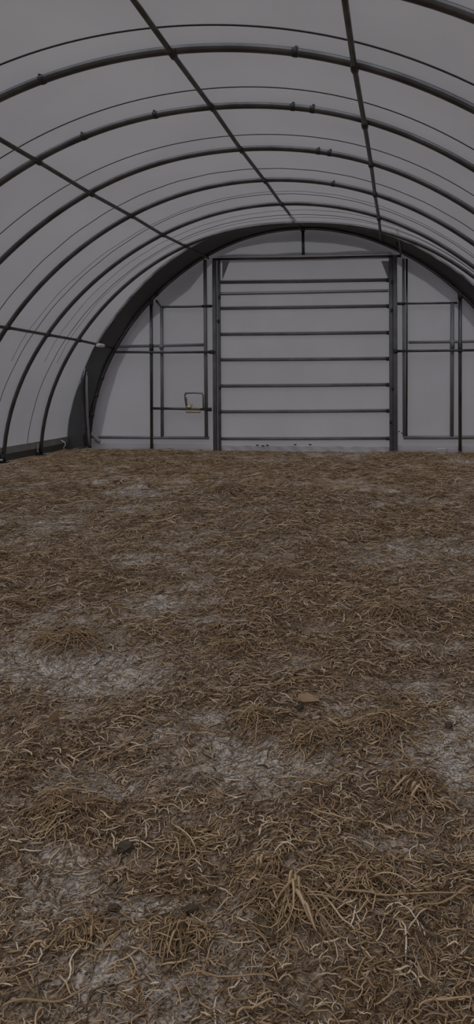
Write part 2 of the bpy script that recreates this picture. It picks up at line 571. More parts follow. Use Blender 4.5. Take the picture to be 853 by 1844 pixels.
o = hpipe([(203, 634), (290, 634.5), (388, 634)], .027, 'girt_pipe', 'pipe', None, YP - .06)
tag(o, 'dark horizontal girt pipe across the end wall left of the roller door', 'girt')
for px_ in (380,):
    MB().tube([P(px_ - 3, 634, YP - .06), P(px_ + 4, 634, YP - .06)], .042, 10).build('end_clamp', 'clamp', o)
o = hpipe([(708, 632.5), (780, 631.5), (915, 630)], .027, 'girt_pipe', 'pipe', None, YP - .06)
tag(o, 'dark horizontal girt pipe across the end wall right of the roller door', 'girt')
MB().tube([P(708, 632.5, YP - .06), P(716, 632.5, YP - .06)], .042, 10).build('end_clamp', 'clamp', o)

# ridge strut over the door
o = hpipe([(545, 411), (545.5, 437), (546, 462)], .033, 'ridge_strut', 'pipe', None, YP)
tag(o, 'short upright strut between the end arch crown and the door header', 'strut')
MB().tube([P(545, 408, YP), P(545, 417, YP)], .046, 10).build('clamp', 'clamp', o)

# ------------------------------------------------------------------ personnel door (left)
d2 = thing('door_2', 'fabric personnel door in a grey pipe frame with brass latch, left of the roller door', 'door', kind='structure')
hpipe([(291, 552), (291.5, 670), (292, 787)], .036, 'hinge_stile', 'frame_grey', d2, YP + .02)
hpipe([(369, 468), (370, 630), (371.5, 787)], .040, 'latch_stile', 'frame_grey', d2, YP + .02)
hpipe([(281, 541), (286, 548), (290, 552.5), (330, 552.5), (388, 551)], .024, 'top_rail', 'pipe', d2, YP)
hpipe([(212, 624), (290, 622.5), (366, 621)], .032, 'middle_rail', 'frame_grey', d2, YP + .02)
hpipe([(274, 735.5), (320, 736), (379, 737.5)], .028, 'latch_rail', 'pipe', d2, YP - .03)
MB().tube([P(375, 737.3, YP - .03), P(380.5, 737.5, YP - .03)], .042, 10).build('end_clamp', 'clamp', d2)
MB().tube([P(364, 551.5, YP), P(380, 551.3, YP)], .032, 10).build('end_clamp', 'clamp', d2)
hpipe([(168, 787.5), (270, 788), (376, 788.5)], .034, 'bottom_rail', 'frame_grey', d2, YP + .02)
hpipe([(290, 622), (291, 628)], .05, 'hinge_clamp', 'frame_grey', d2, YP + .01)
# latch: bent rod, brass catch and plate
latch = thing('door_latch', None, None)
for k_ in ('label', 'category'):
    if k_ in latch: del latch[k_]
latch.parent = d2
YL = YP - .075
MB().tube([P(366, 735, YL), P(365.5, 712, YL), P(364, 708.5, YL), P(350, 707.5, YL), P(335, 708, YL)], .018, 8).build('bent_rod', 'frame_grey', latch)
MB().tube([P(335, 707, YL - .01), P(333.5, 711, YL - .01), P(334, 720, YL - .01), P(336, 732, YL - .01), P(338, 734, YL - .01)], [.024, .026, .024, .026, .022], 8).build('lever', 'brass_dark', latch)
MB().tube([P(334.5, 711, YL - .03), P(336, 716, YL - .03), P(337, 722, YL - .03)], [.008, .014, .006], 8).build('lever_edge', 'white', latch)
MB().tube([P(336.5, 731, YL - .02), P(338, 733, YL - .02), P(342, 733, YL - .02), P(344.5, 730, YL - .02), P(344.5, 726, YL - .02), P(341, 725, YL - .02)], [.02, .024, .026, .024, .02, .012], 8).build('catch_hook', 'brass', latch)
q = P(347.5, 741, YL)
MB().box(q, (.34, .035, .032), .008).build('striker_plate', 'brass', latch)
q = P(348, 742.8, YL - .012)
MB().box(q, (.31, .03, .014), .004).build('striker_lip', 'brass_dark', latch)
q = P(348, 737, YL)
MB().box(q, (.33, .03, .045), .008).build('bolt_case', 'brass_dark', latch)

# ------------------------------------------------------------------ matching framed panel (right)
d3 = thing('door_3', 'fabric panel in a grey pipe frame without latch, right of the roller door', 'door', kind='structure')
hpipe([(726, 466), (726.5, 630), (727, 787)], .030, 'outer_stile', 'frame_grey', d3, YP + .03)
hpipe([(732, 466), (732, 630), (731.5, 785)], .022, 'inner_stile', 'pipe', d3, YP + .01)
hpipe([(814, 546), (813.5, 660), (813, 786)], .042, 'hinge_stile', 'frame_grey', d3, YP + .02)
hpipe([(715, 547), (770, 546.2), (823, 545.5)], .022, 'top_rail', 'pipe', d3, YP)
MB().tube([P(715, 547, YP), P(727, 546.8, YP)], .03, 10).build('end_clamp', 'clamp', d3)
hpipe([(735, 616.5), (780, 616), (818, 615.5), (910, 614)], .030, 'middle_rail', 'frame_grey', d3, YP + .01)
hpipe([(726, 788), (790, 788), (918, 787)], .040, 'bottom_rail', 'frame_grey', d3, YP + .02)
hpipe([(813.5, 610), (814, 628)], .052, 'hinge_clamp', 'frame_grey', d3, YP + .02)

# ------------------------------------------------------------------ roller door
d1 = thing('door_1', 'wide grey fabric roller door with horizontal batten pipes in the centre of the end wall', 'door', kind='structure')
YC = YP + .045
BAT = [((395, 509), (700, 504.7), .030), ((395, 530.5), (699, 524.5), .016), ((395, 556), (701, 551.5), .030), ((395, 602.7), (701, 599.2), .030),
       ((395, 648.6), (700, 646.2), .029), ((395, 695.8), (700, 693.1), .029), ((395, 742.1), (700, 740), .029), ((398, 790.7), (700, 789.8), .026)]
nx, nz = 60, 90
L0, R0 = P(394, 600, YC)[0], P(704, 600, YC)[0]
zt = P(545, 466, YC)[2]
batz = [P(545, (a[1] + b[1]) / 2, YC)[2] for a, b, r in BAT]
rr = []
for j in range(nz + 1):
    z = .02 + (zt - .02) * j / nz
    row = []
    for i in range(nx + 1):
        x = L0 + (R0 - L0) * i / nx
        dz = min(abs(z - b) for b in batz)
        bil = .018 * (1 - math.exp(-dz * 9))
        wr = .006 * math.sin(x * 7 + z * 3) * (1 - math.exp(-dz * 5))
        if z < .16: wr += .012 * math.sin(x * 24 + 1.3 * math.sin(x * 7)) * (1 - z / .16)
        zz = z + (.012 * math.sin(x * 15) if j == 0 else 0)
        row.append(np.array([x, YC - .015 + bil + wr + .02, max(zz, .0)]))
    rr.append(row)
curtain = MB().grid(rr).build('curtain', 'curtain', d1)
rr = []
for j, z in enumerate((0, .03, .07, .11)):
    rr.append([np.array([x, YC - .015 - .012 * j / 3 + .012 * math.sin(x * 19 + j * .9) + .008 * math.sin(x * 47), max(0, z + .008 * math.sin(x * 13))]) for x in np.linspace(L0 + .03, R0 - .03, 90)])
MB().grid(rr).build('bottom_hem', 'hem', curtain)
for px_ in (463, 473, 531, 558, 481):
    q = P(px_, 801 + (px_ % 3), YC - .05)
    MB().tube([q + np.array([-.03, 0, .012]), q, q + np.array([.035, 0, .004])], [.006, .016, .005], 6).build('tie_knot', 'cord', d1)
for a, b, r in BAT:
    mb = MB().tube([P(*a, YC - .02), (P(*a, YC - .02) + P(*b, YC - .02)) / 2 + np.array([0, 0, -.004]), P(*b, YC - .02)], r, 10)
    bt = mb.build('batten_pipe', 'guide', d1)
    MB().tube([P(a[0], a[1] - 3.2, YC - .012), P(b[0], b[1] - 3.0, YC - .012)], .012, 6).build('pocket_edge', 'hem', bt)
    if r > .02:
        MB().tube([P(b[0] - 5, b[1], YC - .02), P(b[0] + 3, b[1], YC - .02)], r * 1.4, 10).build('end_cap', 'clamp', bt)
# guides: two channels each side
gl = MB()
for (pa, pb, w, dy) in (((386.5, 470), (387.5, 803), .085, -.02), ((393.5, 480), (394.5, 803), .06, .03)):
    a, b = P(*pa, YP + dy), P(*pb, YP + dy); b[2] = 0
    gl.tube([b, a], w * .56, 4)
g = MB().box(((P(387, 640, YP)[0]), YP - .01, (P(387, 468, YP)[2]) / 2), (.085, .09, P(387, 468, YP)[2]), .012).build('guide_channel', 'guide', d1)
MB().box(((P(394.5, 640, YP)[0]), YP + .01, (P(394, 468, YP)[2]) / 2), (.06, .07, P(394, 468, YP)[2]), .01).build('guide_flange', 'guide', d1)
MB().box(((P(711.5, 640, YP)[0]), YP - .01, (P(711, 460, YP)[2]) / 2), (.085, .09, P(711, 460, YP)[2]), .012).build('guide_channel', 'guide', d1)
MB().box(((P(704, 640, YP)[0]), YP + .01, (P(704, 464, YP)[2]) / 2), (.085, .07, P(704, 464, YP)[2]), .01).build('guide_flange', 'guide', d1)
for (a, b) in ((393, 578), (396, 698), (396, 742), (706, 508), (705, 558), (707, 700), (703, 760), (395, 535)):
    q = P(a, b, YP - .05)
    MB().box(q, (.05, .03, .07), .008).build('guide_bolt', 'clamp', d1)
# header: long light pipe on a dark beam
hpipe([(383, 467), (545, 465), (722, 461)], .026, 'header_beam', 'pipe', d1, YP - .005)
hpipe([(396, 462.2), (545, 460.8), (700, 457.6)], .021, 'header_pipe', 'light_pipe', d1, YP - .09)
# top rolled fold of the curtain over the header
rr = []
for k in range(7):
    an = math.pi * k / 6
    rr.append([np.array([x, YC + .05 - .05 * math.sin(an), DTOP + .02 + .16 * k / 6 + .01 * math.sin(x * 5)]) for x in np.linspace(DL - .05, DR + .05, 40)])
MB().grid(rr).build('top_fold', 'hem', d1)
# corner gussets
for tri in (((400, 470), (413, 470), (400, 504), ), ((700, 470), (686, 470), (700, 506))):
    pts = [P(a, b, YC - .03) for a, b in tri]
    back = [p_ + np.array([0, .012, 0]) for p_ in pts]
    MB().add(pts + back, [(0, 1, 2), (5, 4, 3), (0, 3, 4, 1), (1, 4, 5, 2), (2, 5, 3, 0)]).build('corner_gusset', 'rail', d1, smooth=False)

# ------------------------------------------------------------------ ground rail, skirt and corner
for left, nm in ((True, 'baseboard_left'), (False, 'baseboard_right')):
    ys_ = np.linspace(-4, 14.70, 120)
    rows_ = []
    for z, e in ((0, .075), (.06, .072), (.17, .066)):
        rows_.append([arch_pt(coef_at(y), theta_at_z(coef_at(y), z, left, e), y, e + .006 * math.sin(y * 9)) for y in ys_])
    sk = MB().grid(rows_).build(nm, 'skirt')
    tag(sk, 'dark skirt and grey ground rail along the %s foot of the cover' % ('left' if left else 'right'), 'baseboard', kind='structure')
    s = -1 if left else 1
    rw = []
    for z, e in ((.15, .045), (.15, .02), (.285, .02), (.285, .06)):
        rw.append([arch_pt(coef_at(y), theta_at_z(coef_at(y), z, left, e), y, e) for y in ys_])
    MB().grid(rw).build('ground_rail', 'rail', sk, smooth=False)

# small tension hooks on the ground rail
c13 = coef_at(14.1)


def rail_pt(y, z, e=-.01):
    c = coef_at(y); return arch_pt(c, theta_at_z(c, z, True, e), y, e)


y_h = 14.15
pts = [P(110, 793, y_h), P(116, 796, y_h), P(118, 801, y_h), P(114.5, 806, y_h), P(116, 810, y_h)]
off = rail_pt(y_h, .15, -.02) - P(116, 800, y_h); off[2] = 0
o = MB().tube([p_ + off * 0 for p_ in pts], [.008, .010, .011, .010, .007], 8).build('tension_hook', 'white')
tag(o, 'small pale hook hanging from the end of the left ground rail beside the dark hood', 'hook')
pts = [P(68, 799, 13.35), P(68.5, 806, 13.35), P(67.5, 812, 13.35), P(70, 815, 13.35)]
o = MB().tube(pts, [.007, .007, .012, .006], 8).build('tension_hook', 'white')
tag(o, 'small pale hook on the left ground rail beside the last rib foot', 'hook')
q = P(2, 832, 12.12)
o = thing('ratchet', 'black ratchet with pale buckle at the fifth rib foot, at left edge', 'ratchet')
o.location = (q[0], q[1], 0)
MB().box((0, 0, .09), (.10, .06, .16), .015).build('ratchet_body', 'clamp', o)
MB().tube([(-.05, -.04, .06), (.05, -.04, .06)], .018, 8).build('ratchet_buckle', 'white', o)
MB().tube([(0, 0, .16), (-.02, 0, .25), (-.03, 0, .30)], .012, 6).build('ratchet_strap', 'cord', o)

# corner pole with pale edge between hood and end wall
YK = END_Y - .12
o = thing('corner_pole', 'leaning dark pole with a pale folded strip in the left corner before the dark hood', 'pole')
MB().tube([P(154, 663, YK), P(148.5, 688, YK), P(150, 740, YK), P(152.5, 780, YK), P(154, 803, YK)], [.02, .04, .045, .045, .04], 8).build('dark_pole', 'pipe', o)
MB().tube([P(156, 670, YK - .02), P(155.5, 700, YK - .02), P(157.5, 750, YK - .02), P(160, 785, YK - .02), P(161.5, 803, YK - .02)], [.008, .022, .026, .028, .022], 8).build('folded_strip', 'frame_grey', o)
MB().tube([P(157, 676, YK - .04), P(157, 705, YK - .04), P(159, 750, YK - .04)], [.004, .008, .006], 6).build('strip_edge', 'hem', o)

# folded fabric scrap at corner of the end wall
rr = []
for j in range(7):
    t = j / 6
    rr.append([P(163 + 16 * t + 3 * s, 784 + 16 * t - 7 * s + 1.5 * math.sin(j * 2 + s * 5), YP - .06 - .05 * math.sin(s * 3) * (1 - t * .5)) for s in (0, .33, .66, 1)])
o = MB().grid(rr)
for p_i, p_ in enumerate(o.v):
    o.v[p_i] = (p_[0], p_[1], max(p_[2], .004))
o = o.build('fabric_scrap', 'rail')
sm = o.modifiers.new('thickness', 'SOLIDIFY'); sm.thickness = .012
tag(o, 'crumpled grey end of wall fabric bunched on the dirt in the left corner', 'fabric')

# bracket lying at the foot of the right panel
pts = [G(780, 806), G(783, 804), G(796, 803.5), G(798, 806)]
pts = [np.array([p_[0], END_Y - .1 + .01 * i, h_]) for i, (p_, h_) in enumerate(zip(pts, (.03, .085, .085, .03)))]
o = MB().tube(pts, .014, 8).build('metal_bracket', 'white')
tag(o, 'small pale metal bracket on the dirt under the right framed panel', 'bracket')


# ------------------------------------------------------------------ floor and litter
def vnoise(x, y, seed):
    rg = np.random.default_rng(seed); T = rg.random((256, 256))
    xi, yi = np.floor(x).astype(int), np.floor(y).astype(int)
    fx, fy = x - xi, y - yi
    fx = fx * fx * (3 - 2 * fx); fy = fy * fy * (3 - 2 * fy)
    g = lambda a, b: T[a % 256, b % 256]
    return ((g(xi, yi) * (1 - fx) + g(xi + 1, yi) * fx) * (1 - fy) + (g(xi, yi + 1) * (1 - fx) + g(xi + 1, yi + 1) * fx) * fy)


def fbm(x, y, s, seed, oct=4):
    v, a, n = 0, 1, 0
    for k in range(oct):
        v = v + a * vnoise(x * s + 13.7 * k, y * s - 7.1 * k, seed + k); n += a; a *= .5; s *= 2.03
    return v / n


# bare patches in the litter (centre and half sizes read off the survey photo): cx, cy, rx, ry, strength
BARE = [(200, 1222, 110, 26, 1), (430, 1375, 150, 48, 1), (300, 1330, 70, 20, .7), (265, 1635, 95, 32, 1), (770, 1235, 95, 30, .95),
        (790, 1390, 70, 40, .9), (380, 1290, 90, 20, .6), (570, 1128, 130, 14, .6), (60, 1172, 60, 12, .8), (255, 886, 60, 9, .6),
        (240, 1010, 110, 12, .6), (100, 1545, 60, 20, .45), (715, 1530, 70, 18, .7), (500, 1395, 70, 25, .7), (745, 1165, 90, 10, .5),
        (480, 1010, 80, 9, .5), (720, 985, 90, 8, .5), (800, 1080, 60, 9, .7), (380, 1120, 90, 10, .55), (620, 1560, 40, 14, .5),
        (420, 1000, 70, 7, .5), (610, 945, 80, 6, .4), (60, 1050, 60, 8, .5), (330, 1085, 70, 9, .5), (760, 905, 60, 6, .4),
        (40, 1500, 40, 12, .4), (840, 1290, 60, 18, .6), (540, 1200, 60, 9, .3), (330, 1770, 30, 10, .3), (820, 985, 60, 8, .5)]
HUMP = [(560, 1345, 60, 30, .035), (690, 1325, 60, 26, .05), (130, 1168, 70, 22, .06), (115, 1478, 60, 22, .05), (455, 1308, 50, 16, .05),
        (525, 1640, 60, 30, .018), (745, 1440, 60, 34, .045), (230, 1540, 40, 20, .03), (100, 1325, 50, 18, .045), (560, 1275, 50, 14, .03),
        (700, 1118, 60, 12, .05), (405, 893, 45, 9, .10), (505, 1045, 40, 9, .05), (170, 1690, 60, 26, .03), (320, 1690, 70, 26, .04),
        (420, 1170, 60, 12, .05), (230, 1250, 60, 12, .035), (600, 905, 70, 7, .06), (90, 915, 80, 8, .06), (800, 1180, 60, 10, .04),
        (500, 1095, 50, 9, .05), (520, 970, 60, 7, .06), (240, 870, 60, 6, .06), (790, 860, 60, 6, .06)]


def blob(x, y, L):
    m = np.zeros_like(x)
    for (cx, cy, rx, ry, s) in L:
        q = G(cx, cy)
        ax = rx * q[1] / FPX
        ay = (G(cx, cy - ry)[1] - G(cx, cy + ry)[1]) / 2
        d = ((x - q[0]) / ax) ** 2 + ((y - q[1]) / ay) ** 2
        m = np.maximum(m, s * np.exp(-d * 1.1))
    return m


def litter(x, y):
    base = fbm(x, y, 1.1, 21, 4)
    v = .75 + .12 * np.clip((2.5 - y) / .5, 0, 1) - .06 * np.clip((y - 4) / 2, 0, 1) + (base - .5) * 1.7 - 1.1 * blob(x, y, BARE) + (fbm(x, y, 4.0, 51, 4) - .5) * 1.6
    return np.clip(v, 0, 1)


def height(x, y):
    edge = np.clip(np.minimum(x + 7.4, 3.3 - x) / .7, 0, 1) * np.clip((14.62 - y) / .6, 0, 1)
    h = (fbm(x, y, .8, 31, 3) - .5) * .07 + (fbm(x, y, 3.3, 41, 3) - .5) * .075 + (fbm(x, y, 9, 45, 3) - .5) * .032
    h = h + .012 * litter(x, y) + .7 * blob(x, y, HUMP)
    return h * (.12 + .88 * edge) - .004


fx1, fx2 = -7.6, 3.5
gx = np.concatenate([np.arange(fx1, -2.2, .05), np.arange(-2.2, 1.6, .022), np.arange(1.6, fx2 + .01, .05)])
gy = np.concatenate([np.arange(-4, 1.0, .15), np.arange(1.0, 5.0, .022), np.arange(5.0, 14.75, .04)])
X, Y = np.meshgrid(gx, gy)
Z = height(X, Y)
me = bpy.data.meshes.new('floor')
nv = X.size
co = np.stack([X.ravel(), Y.ravel(), Z.ravel()], 1)
ny_, nx_ = X.shape
ii = (np.arange(ny_ - 1)[:, None] * nx_ + np.arange(nx_ - 1)[None]).ravel()
quads = np.stack([ii, ii + 1, ii + nx_ + 1, ii + nx_], 1)


def fill_mesh(me, co, quads, smooth=True):
    me.vertices.add(len(co)); me.vertices.foreach_set('co', co.astype(np.float32).ravel())
    me.loops.add(quads.size); me.loops.foreach_set('vertex_index', quads.astype(np.int32).ravel())
    me.polygons.add(len(quads)); me.polygons.foreach_set('loop_start', (np.arange(len(quads)) * quads.shape[1]).astype(np.int32))
    if smooth:
        me.polygons.foreach_set('use_smooth', np.ones(len(quads), bool))
    me.update(calc_edges=True)


fill_mesh(me, co, quads)
at = me.attributes.new('litter', 'FLOAT', 'POINT')
at.data.foreach_set('value', litter(X, Y).ravel().astype(np.float32))
me.materials.append(MAT['floor'])
floor = bpy.data.objects.new('floor', me); COL.objects.link(floor)
tag(floor, 'uneven grey-brown dirt floor with bare patches between the straw', 'floor', kind='structure')


def strands(cx, cy, L, w, turn, tint, lift, K=6, phi=None, base=None, arch=None, pitch=None):
    """returns verts, quads, tints of N curled strands lying on the ground"""
    n = len(cx)
    if phi is None: phi = RNG.uniform(0, 2 * math.pi, n)
    t = np.linspace(0, 1, K)
    ang = phi[:, None] + turn[:, None] * (t[None] - .5) + np.cumsum(RNG.normal(0, .34, (n, K)), 1)
    st = (L / (K - 1))[:, None]
    px = np.cumsum(np.cos(ang) * st, 1); py = np.cumsum(np.sin(ang) * st, 1)
    px += (cx - px.mean(1))[:, None]; py += (cy - py.mean(1))[:, None]
    pz = height(px, py) + lift[:, None]
    ar = RNG.uniform(0, .10, n) if arch is None else arch
    pz += (ar * L)[:, None] * np.sin(np.pi * t)[None]
    sl = RNG.normal(0, .10, n) if pitch is None else pitch
    pz += np.maximum((sl * L)[:, None] * (t[None] - .35), -lift[:, None])
    wp = np.interp(t, [0, .15, .5, .85, 1], [.45, .9, 1, .85, .3])
    ww = w[:, None] * wp[None]
    nxv, nyv = -np.sin(ang), np.cos(ang)
    roll = RNG.uniform(-.7, .7, n)[:, None]
    v = np.empty((n, K, 3, 3))
    for k, (s, u) in enumerate(((-1.0, -.1), (1.0, -.1), (0.0, .75))):
        ss = s * np.cos(roll) - u * np.sin(roll); uu = s * np.sin(roll) + u * np.cos(roll)
        v[:, :, k, 0] = px + nxv * ww * ss; v[:, :, k, 1] = py + nyv * ww * ss; v[:, :, k, 2] = pz + ww * uu
    b = (np.arange(n) * K * 3)[:, None, None] + (np.arange(K - 1) * 3)[None, :, None]
    k0 = np.arange(3)[None, None]; k1 = (k0 + 1) % 3
    q = np.stack([b + k0, b + k1, b + k1 + 3, b + k0 + 3], -1).reshape(-1, 4)
    tt = np.repeat(tint, K * 3)
    return v.reshape(-1, 3), q, tt


def band(y1, y2, half_left, half_right, dens, Lr, wr, K, curl, liftmax, dust=False):
    """scatter in a trapezoid of the floor, thinned by the litter mask"""
    xa, xb = half_left, half_right
    n = int(dens * (xb - xa) * (y2 - y1))
    x = RNG.uniform(xa, xb, n); y = RNG.uniform(y1, y2, n)
    m = litter(x, y)
    keep = RNG.random(n) < ((.65 + .35 * m) if dust else (.13 + .87 * m ** 1.3))
    keep &= (x > -7.0) & (x < 2.95)
    x, y, m = x[keep], y[keep], m[keep]; n = len(x)
    L = RNG.uniform(*Lr, n) * np.where(RNG.random(n) < .10, 1.9, 1.0)
    w = RNG.uniform(*wr, n)
    turn = RNG.normal(0, curl, n)
    if dust:
        tint = np.where(RNG.random(n) < .25 + .45 * m, RNG.uniform(.24, .5, n), RNG.uniform(0, .19, n))
    else:
        tint = .24 + .76 * np.clip(RNG.beta(1.5, 2.1, n), 0, 1)
        tint = np.where(RNG.random(n) < .06, RNG.uniform(.88, 1, n), tint)
    lift = RNG.random(n) ** 1.4 * liftmax * (.25 + .75 * m)
    return strands(x, y, L, w, turn, tint, lift, K, arch=RNG.uniform(0, .08, n), pitch=RNG.normal(0, .07, n))


parts = []
parts.append(band(1.45, 2.6, -2.8, 1.3, 8500, (.012, .040), (.0011, .0025), 5, 1.2, .012, True))
parts.append(band(1.45, 2.6, -2.8, 1.3, 4600, (.022, .075), (.0013, .0036), 7, 1.2, .026))
parts.append(band(2.6, 4.2, -3.7, 1.7, 5200, (.015, .045), (.0013, .0029), 5, 1.2, .012, True))
parts.append(band(2.6, 4.2, -3.7, 1.7, 3300, (.028, .09), (.0016, .0040), 6, 1.2, .027))
parts.append(band(4.2, 6.5, -5.0, 2.3, 2200, (.022, .065), (.0018, .0038), 5, 1.1, .014, True))
parts.append(band(4.2, 6.5, -5.0, 2.3, 1700, (.04, .13), (.002, .0046), 6, 1.1, .03))
parts.append(band(6.5, 9.5, -6.5, 2.7, 900, (.04, .12), (.0026, .005), 4, 1.0, .016, True))
parts.append(band(6.5, 9.5, -6.5, 2.7, 800, (.06, .20), (.0026, .006), 6, 1.0, .036))
parts.append(band(9.5, 14.40, -7.0, 2.95, 520, (.10, .30), (.0032, .0065), 6, .9, .04))
vo, q_, t_ = [], [], []
off = 0
for v, q, t in parts:
    vo.append(v); q_.append(q + off); t_.append(t); off += len(v)
me = bpy.data.meshes.new('straw_litter')
fill_mesh(me, np.concatenate(vo), np.concatenate(q_))
at = me.attributes.new('tint', 'FLOAT', 'POINT'); at.data.foreach_set('value', np.concatenate(t_).astype(np.float32))
me.materials.append(MAT['straw'])
o = bpy.data.objects.new('straw_litter', me); COL.objects.link(o)
tag(o, 'tangled litter of dry brown and tan straw strands strewn over the whole dirt floor', 'straw', kind='stuff')


# ------------------------------------------------------------------ root clumps, chips, clods and long stalks
def mesh_from_strands(name, v, q, t, loc, parent=None):
    me = bpy.data.meshes.new(name)
    fill_mesh(me, v - np.asarray(loc)[None], q)
    a_ = me.attributes.new('tint', 'FLOAT', 'POINT'); a_.data.foreach_set('value', t.astype(np.float32))
    me.materials.append(MAT['straw'])
    o = bpy.data.objects.new(name, me); COL.objects.link(o)
    if parent is None: o.location = loc
    else: o.parent = parent
    return o


def gz(x, y):
    return float(height(np.array([x]), np.array([y]))[0])


def clump(px_, py_, R, Hh, n, label, ntongue=0, droop=1.0, face=(-math.pi, math.pi)):
    q = G(px_, py_); x, y = q[0], q[1]; z = gz(x, y)
    root = thing('straw_clump', label, 'straw clump', 'matted straw clumps on the dirt floor')
    root.location = (x, y, z)
    K = 8
    s = np.linspace(0, 1, K)

    def fan(n, Rr, w, tint, h, lo, hi):
        ang0 = RNG.uniform(lo, hi, n)
        ang = ang0[:, None] + np.cumsum(RNG.normal(0, .16, (n, K)), 1)
        st = (RNG.uniform(.45, 1.1, n) * Rr / (K - 1))[:, None]
        px = np.cumsum(np.cos(ang) * st, 1) + RNG.normal(0, R * .10, n)[:, None]
        py = np.cumsum(np.sin(ang) * st, 1) + RNG.normal(0, R * .10, n)[:, None]
        hh = (h * RNG.uniform(.5, 1.05, n))[:, None] * (1 - s[None] ** 1.5) + RNG.uniform(0, .012, n)[:, None]
        hh = hh + (RNG.uniform(0, .5, n) * h)[:, None] * np.sin(np.pi * np.minimum(s * 1.3, 1))[None]
        gh = height(px + x, py + y) - z
        pz = np.maximum(gh + .003, gh * .5 + hh)
        wp = np.interp(s, [0, .2, .7, 1], [.8, 1, .8, .35])
        ww = w[:, None] * wp[None]
        nxv, nyv = -np.sin(ang), np.cos(ang)
        v = np.empty((n, K, 3, 3))
        for k, (a_, b_) in enumerate(((-1., -.2), (1., -.2), (0., .8))):
            v[:, :, k, 0] = px + nxv * ww * a_; v[:, :, k, 1] = py + nyv * ww * a_; v[:, :, k, 2] = pz + ww * b_
        b = (np.arange(n) * K * 3)[:, None, None] + (np.arange(K - 1) * 3)[None, :, None]
        k0 = np.arange(3)[None, None]; k1 = (k0 + 1) % 3
        qq = np.stack([b + k0, b + k1, b + k1 + 3, b + k0 + 3], -1).reshape(-1, 4)
        return v.reshape(-1, 3), qq, np.repeat(tint, K * 3)

    n1 = max(6, n // 8)
    v, qd, t = fan(n1, R, RNG.uniform(.0016, .0034, n1), .3 + .6 * RNG.beta(2.4, 2.2, n1), Hh * .9, *face)
    n2 = int(n * 2.2)
    sx = np.clip(RNG.normal(0, R * .42, n2), -.8 * R, .8 * R); sy = np.clip(RNG.normal(0, R * .36, n2), -.7 * R, .7 * R)
    d2 = (sx ** 2 + sy ** 2) / R ** 2
    lf = Hh * .6 * np.exp(-d2 * 2.2) * RNG.uniform(.15, 1.05, n2) + .004
    v2, q2, t2 = strands(x + sx, y + sy, RNG.uniform(.35, .95, n2) * R, RNG.uniform(.0016, .0036, n2), RNG.normal(0, 1.3, n2),
                         .26 + .6 * RNG.beta(2.0, 2.6, n2), lf, 7, arch=RNG.uniform(0, .12, n2), pitch=RNG.normal(0, .1, n2))
    v2 = v2 - np.array([x, y, z])[None]
    mesh_from_strands('strands', np.concatenate([v, v2]), np.concatenate([qd, q2 + len(v)]), np.concatenate([t, t2]), (0, 0, 0), root)
    if ntongue:
        v, qd, t = fan(ntongue, R * .52, RNG.uniform(.0045, .009, ntongue), RNG.uniform(.6, .78, ntongue), Hh * 1.0, -2.7, -.6)
        mesh_from_strands('broad_blades', v, qd, t, (0, 0, .004), root)
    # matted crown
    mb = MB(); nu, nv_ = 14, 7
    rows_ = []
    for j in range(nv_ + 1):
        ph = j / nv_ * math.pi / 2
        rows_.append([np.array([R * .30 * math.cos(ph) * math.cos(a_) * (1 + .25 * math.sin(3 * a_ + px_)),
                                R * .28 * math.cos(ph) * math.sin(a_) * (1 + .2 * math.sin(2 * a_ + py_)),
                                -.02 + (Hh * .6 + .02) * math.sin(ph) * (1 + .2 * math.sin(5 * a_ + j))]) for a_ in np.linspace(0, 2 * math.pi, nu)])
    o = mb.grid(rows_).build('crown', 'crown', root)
    return root


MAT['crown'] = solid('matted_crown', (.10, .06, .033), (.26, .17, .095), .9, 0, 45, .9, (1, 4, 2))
CL = [
    (525, 1628, .17, .050, 95, 'large tan straw clump with broad blades splayed forward, in the right foreground', 9),
    (745, 1436, .15, .055, 70, 'spidery straw clump with long legs beside the bare patch at right', 3),
    (692, 1322, .20, .050, 90, 'wide arched straw clump over a dark hollow, up and left of the spidery clump', 0),
    (562, 1345, .15, .045, 70, 'loose straw clump just left of the wide arched clump', 3),
    (122, 1166, .26, .060, 110, 'dark straw clump at left with a shadowed hollow, beyond the long bare patch', 0),
    (112, 1474, .15, .040, 80, 'flattened brown straw clump near the left edge, in line with the spidery clump', 0),
    (455, 1306, .16, .045, 80, 'low dark straw clump at the rim of the central bare patch', 0),
    (322, 1690, .12, .045, 60, 'curly straw clump just below the small bare patch in the left foreground', 2),
    (160, 1692, .10, .030, 50, 'small tan straw clump left of the curly clump in the foreground', 2),
    (465, 1565, .10, .035, 36, 'small straw clump with upright blades behind the large tan clump', 3),
    (405, 893, .28, .085, 70, 'rounded golden straw clump far back in front of the roller door', 0),
    (506, 1044, .20, .055, 60, 'dark straw clump on the middle floor below the roller door', 0),
    (700, 1118, .22, .055, 80, 'ragged straw clump at right beyond the pale bare patch', 0),
    (420, 1172, .20, .045, 70, 'straw clump on the middle floor between the two long bare patches', 0),
    (345, 1520, .12, .030, 55, 'thin straw clump left of centre with curling ends, beyond the small bare patch', 0),
    (655, 1595, .15, .035, 60, 'straw clump right of the large tan clump with long trailing stems', 0),
]
for (a, b, R_, Hh, n, lab, nt_) in CL:
    clump(a, b, R_, Hh, n, lab, nt_)


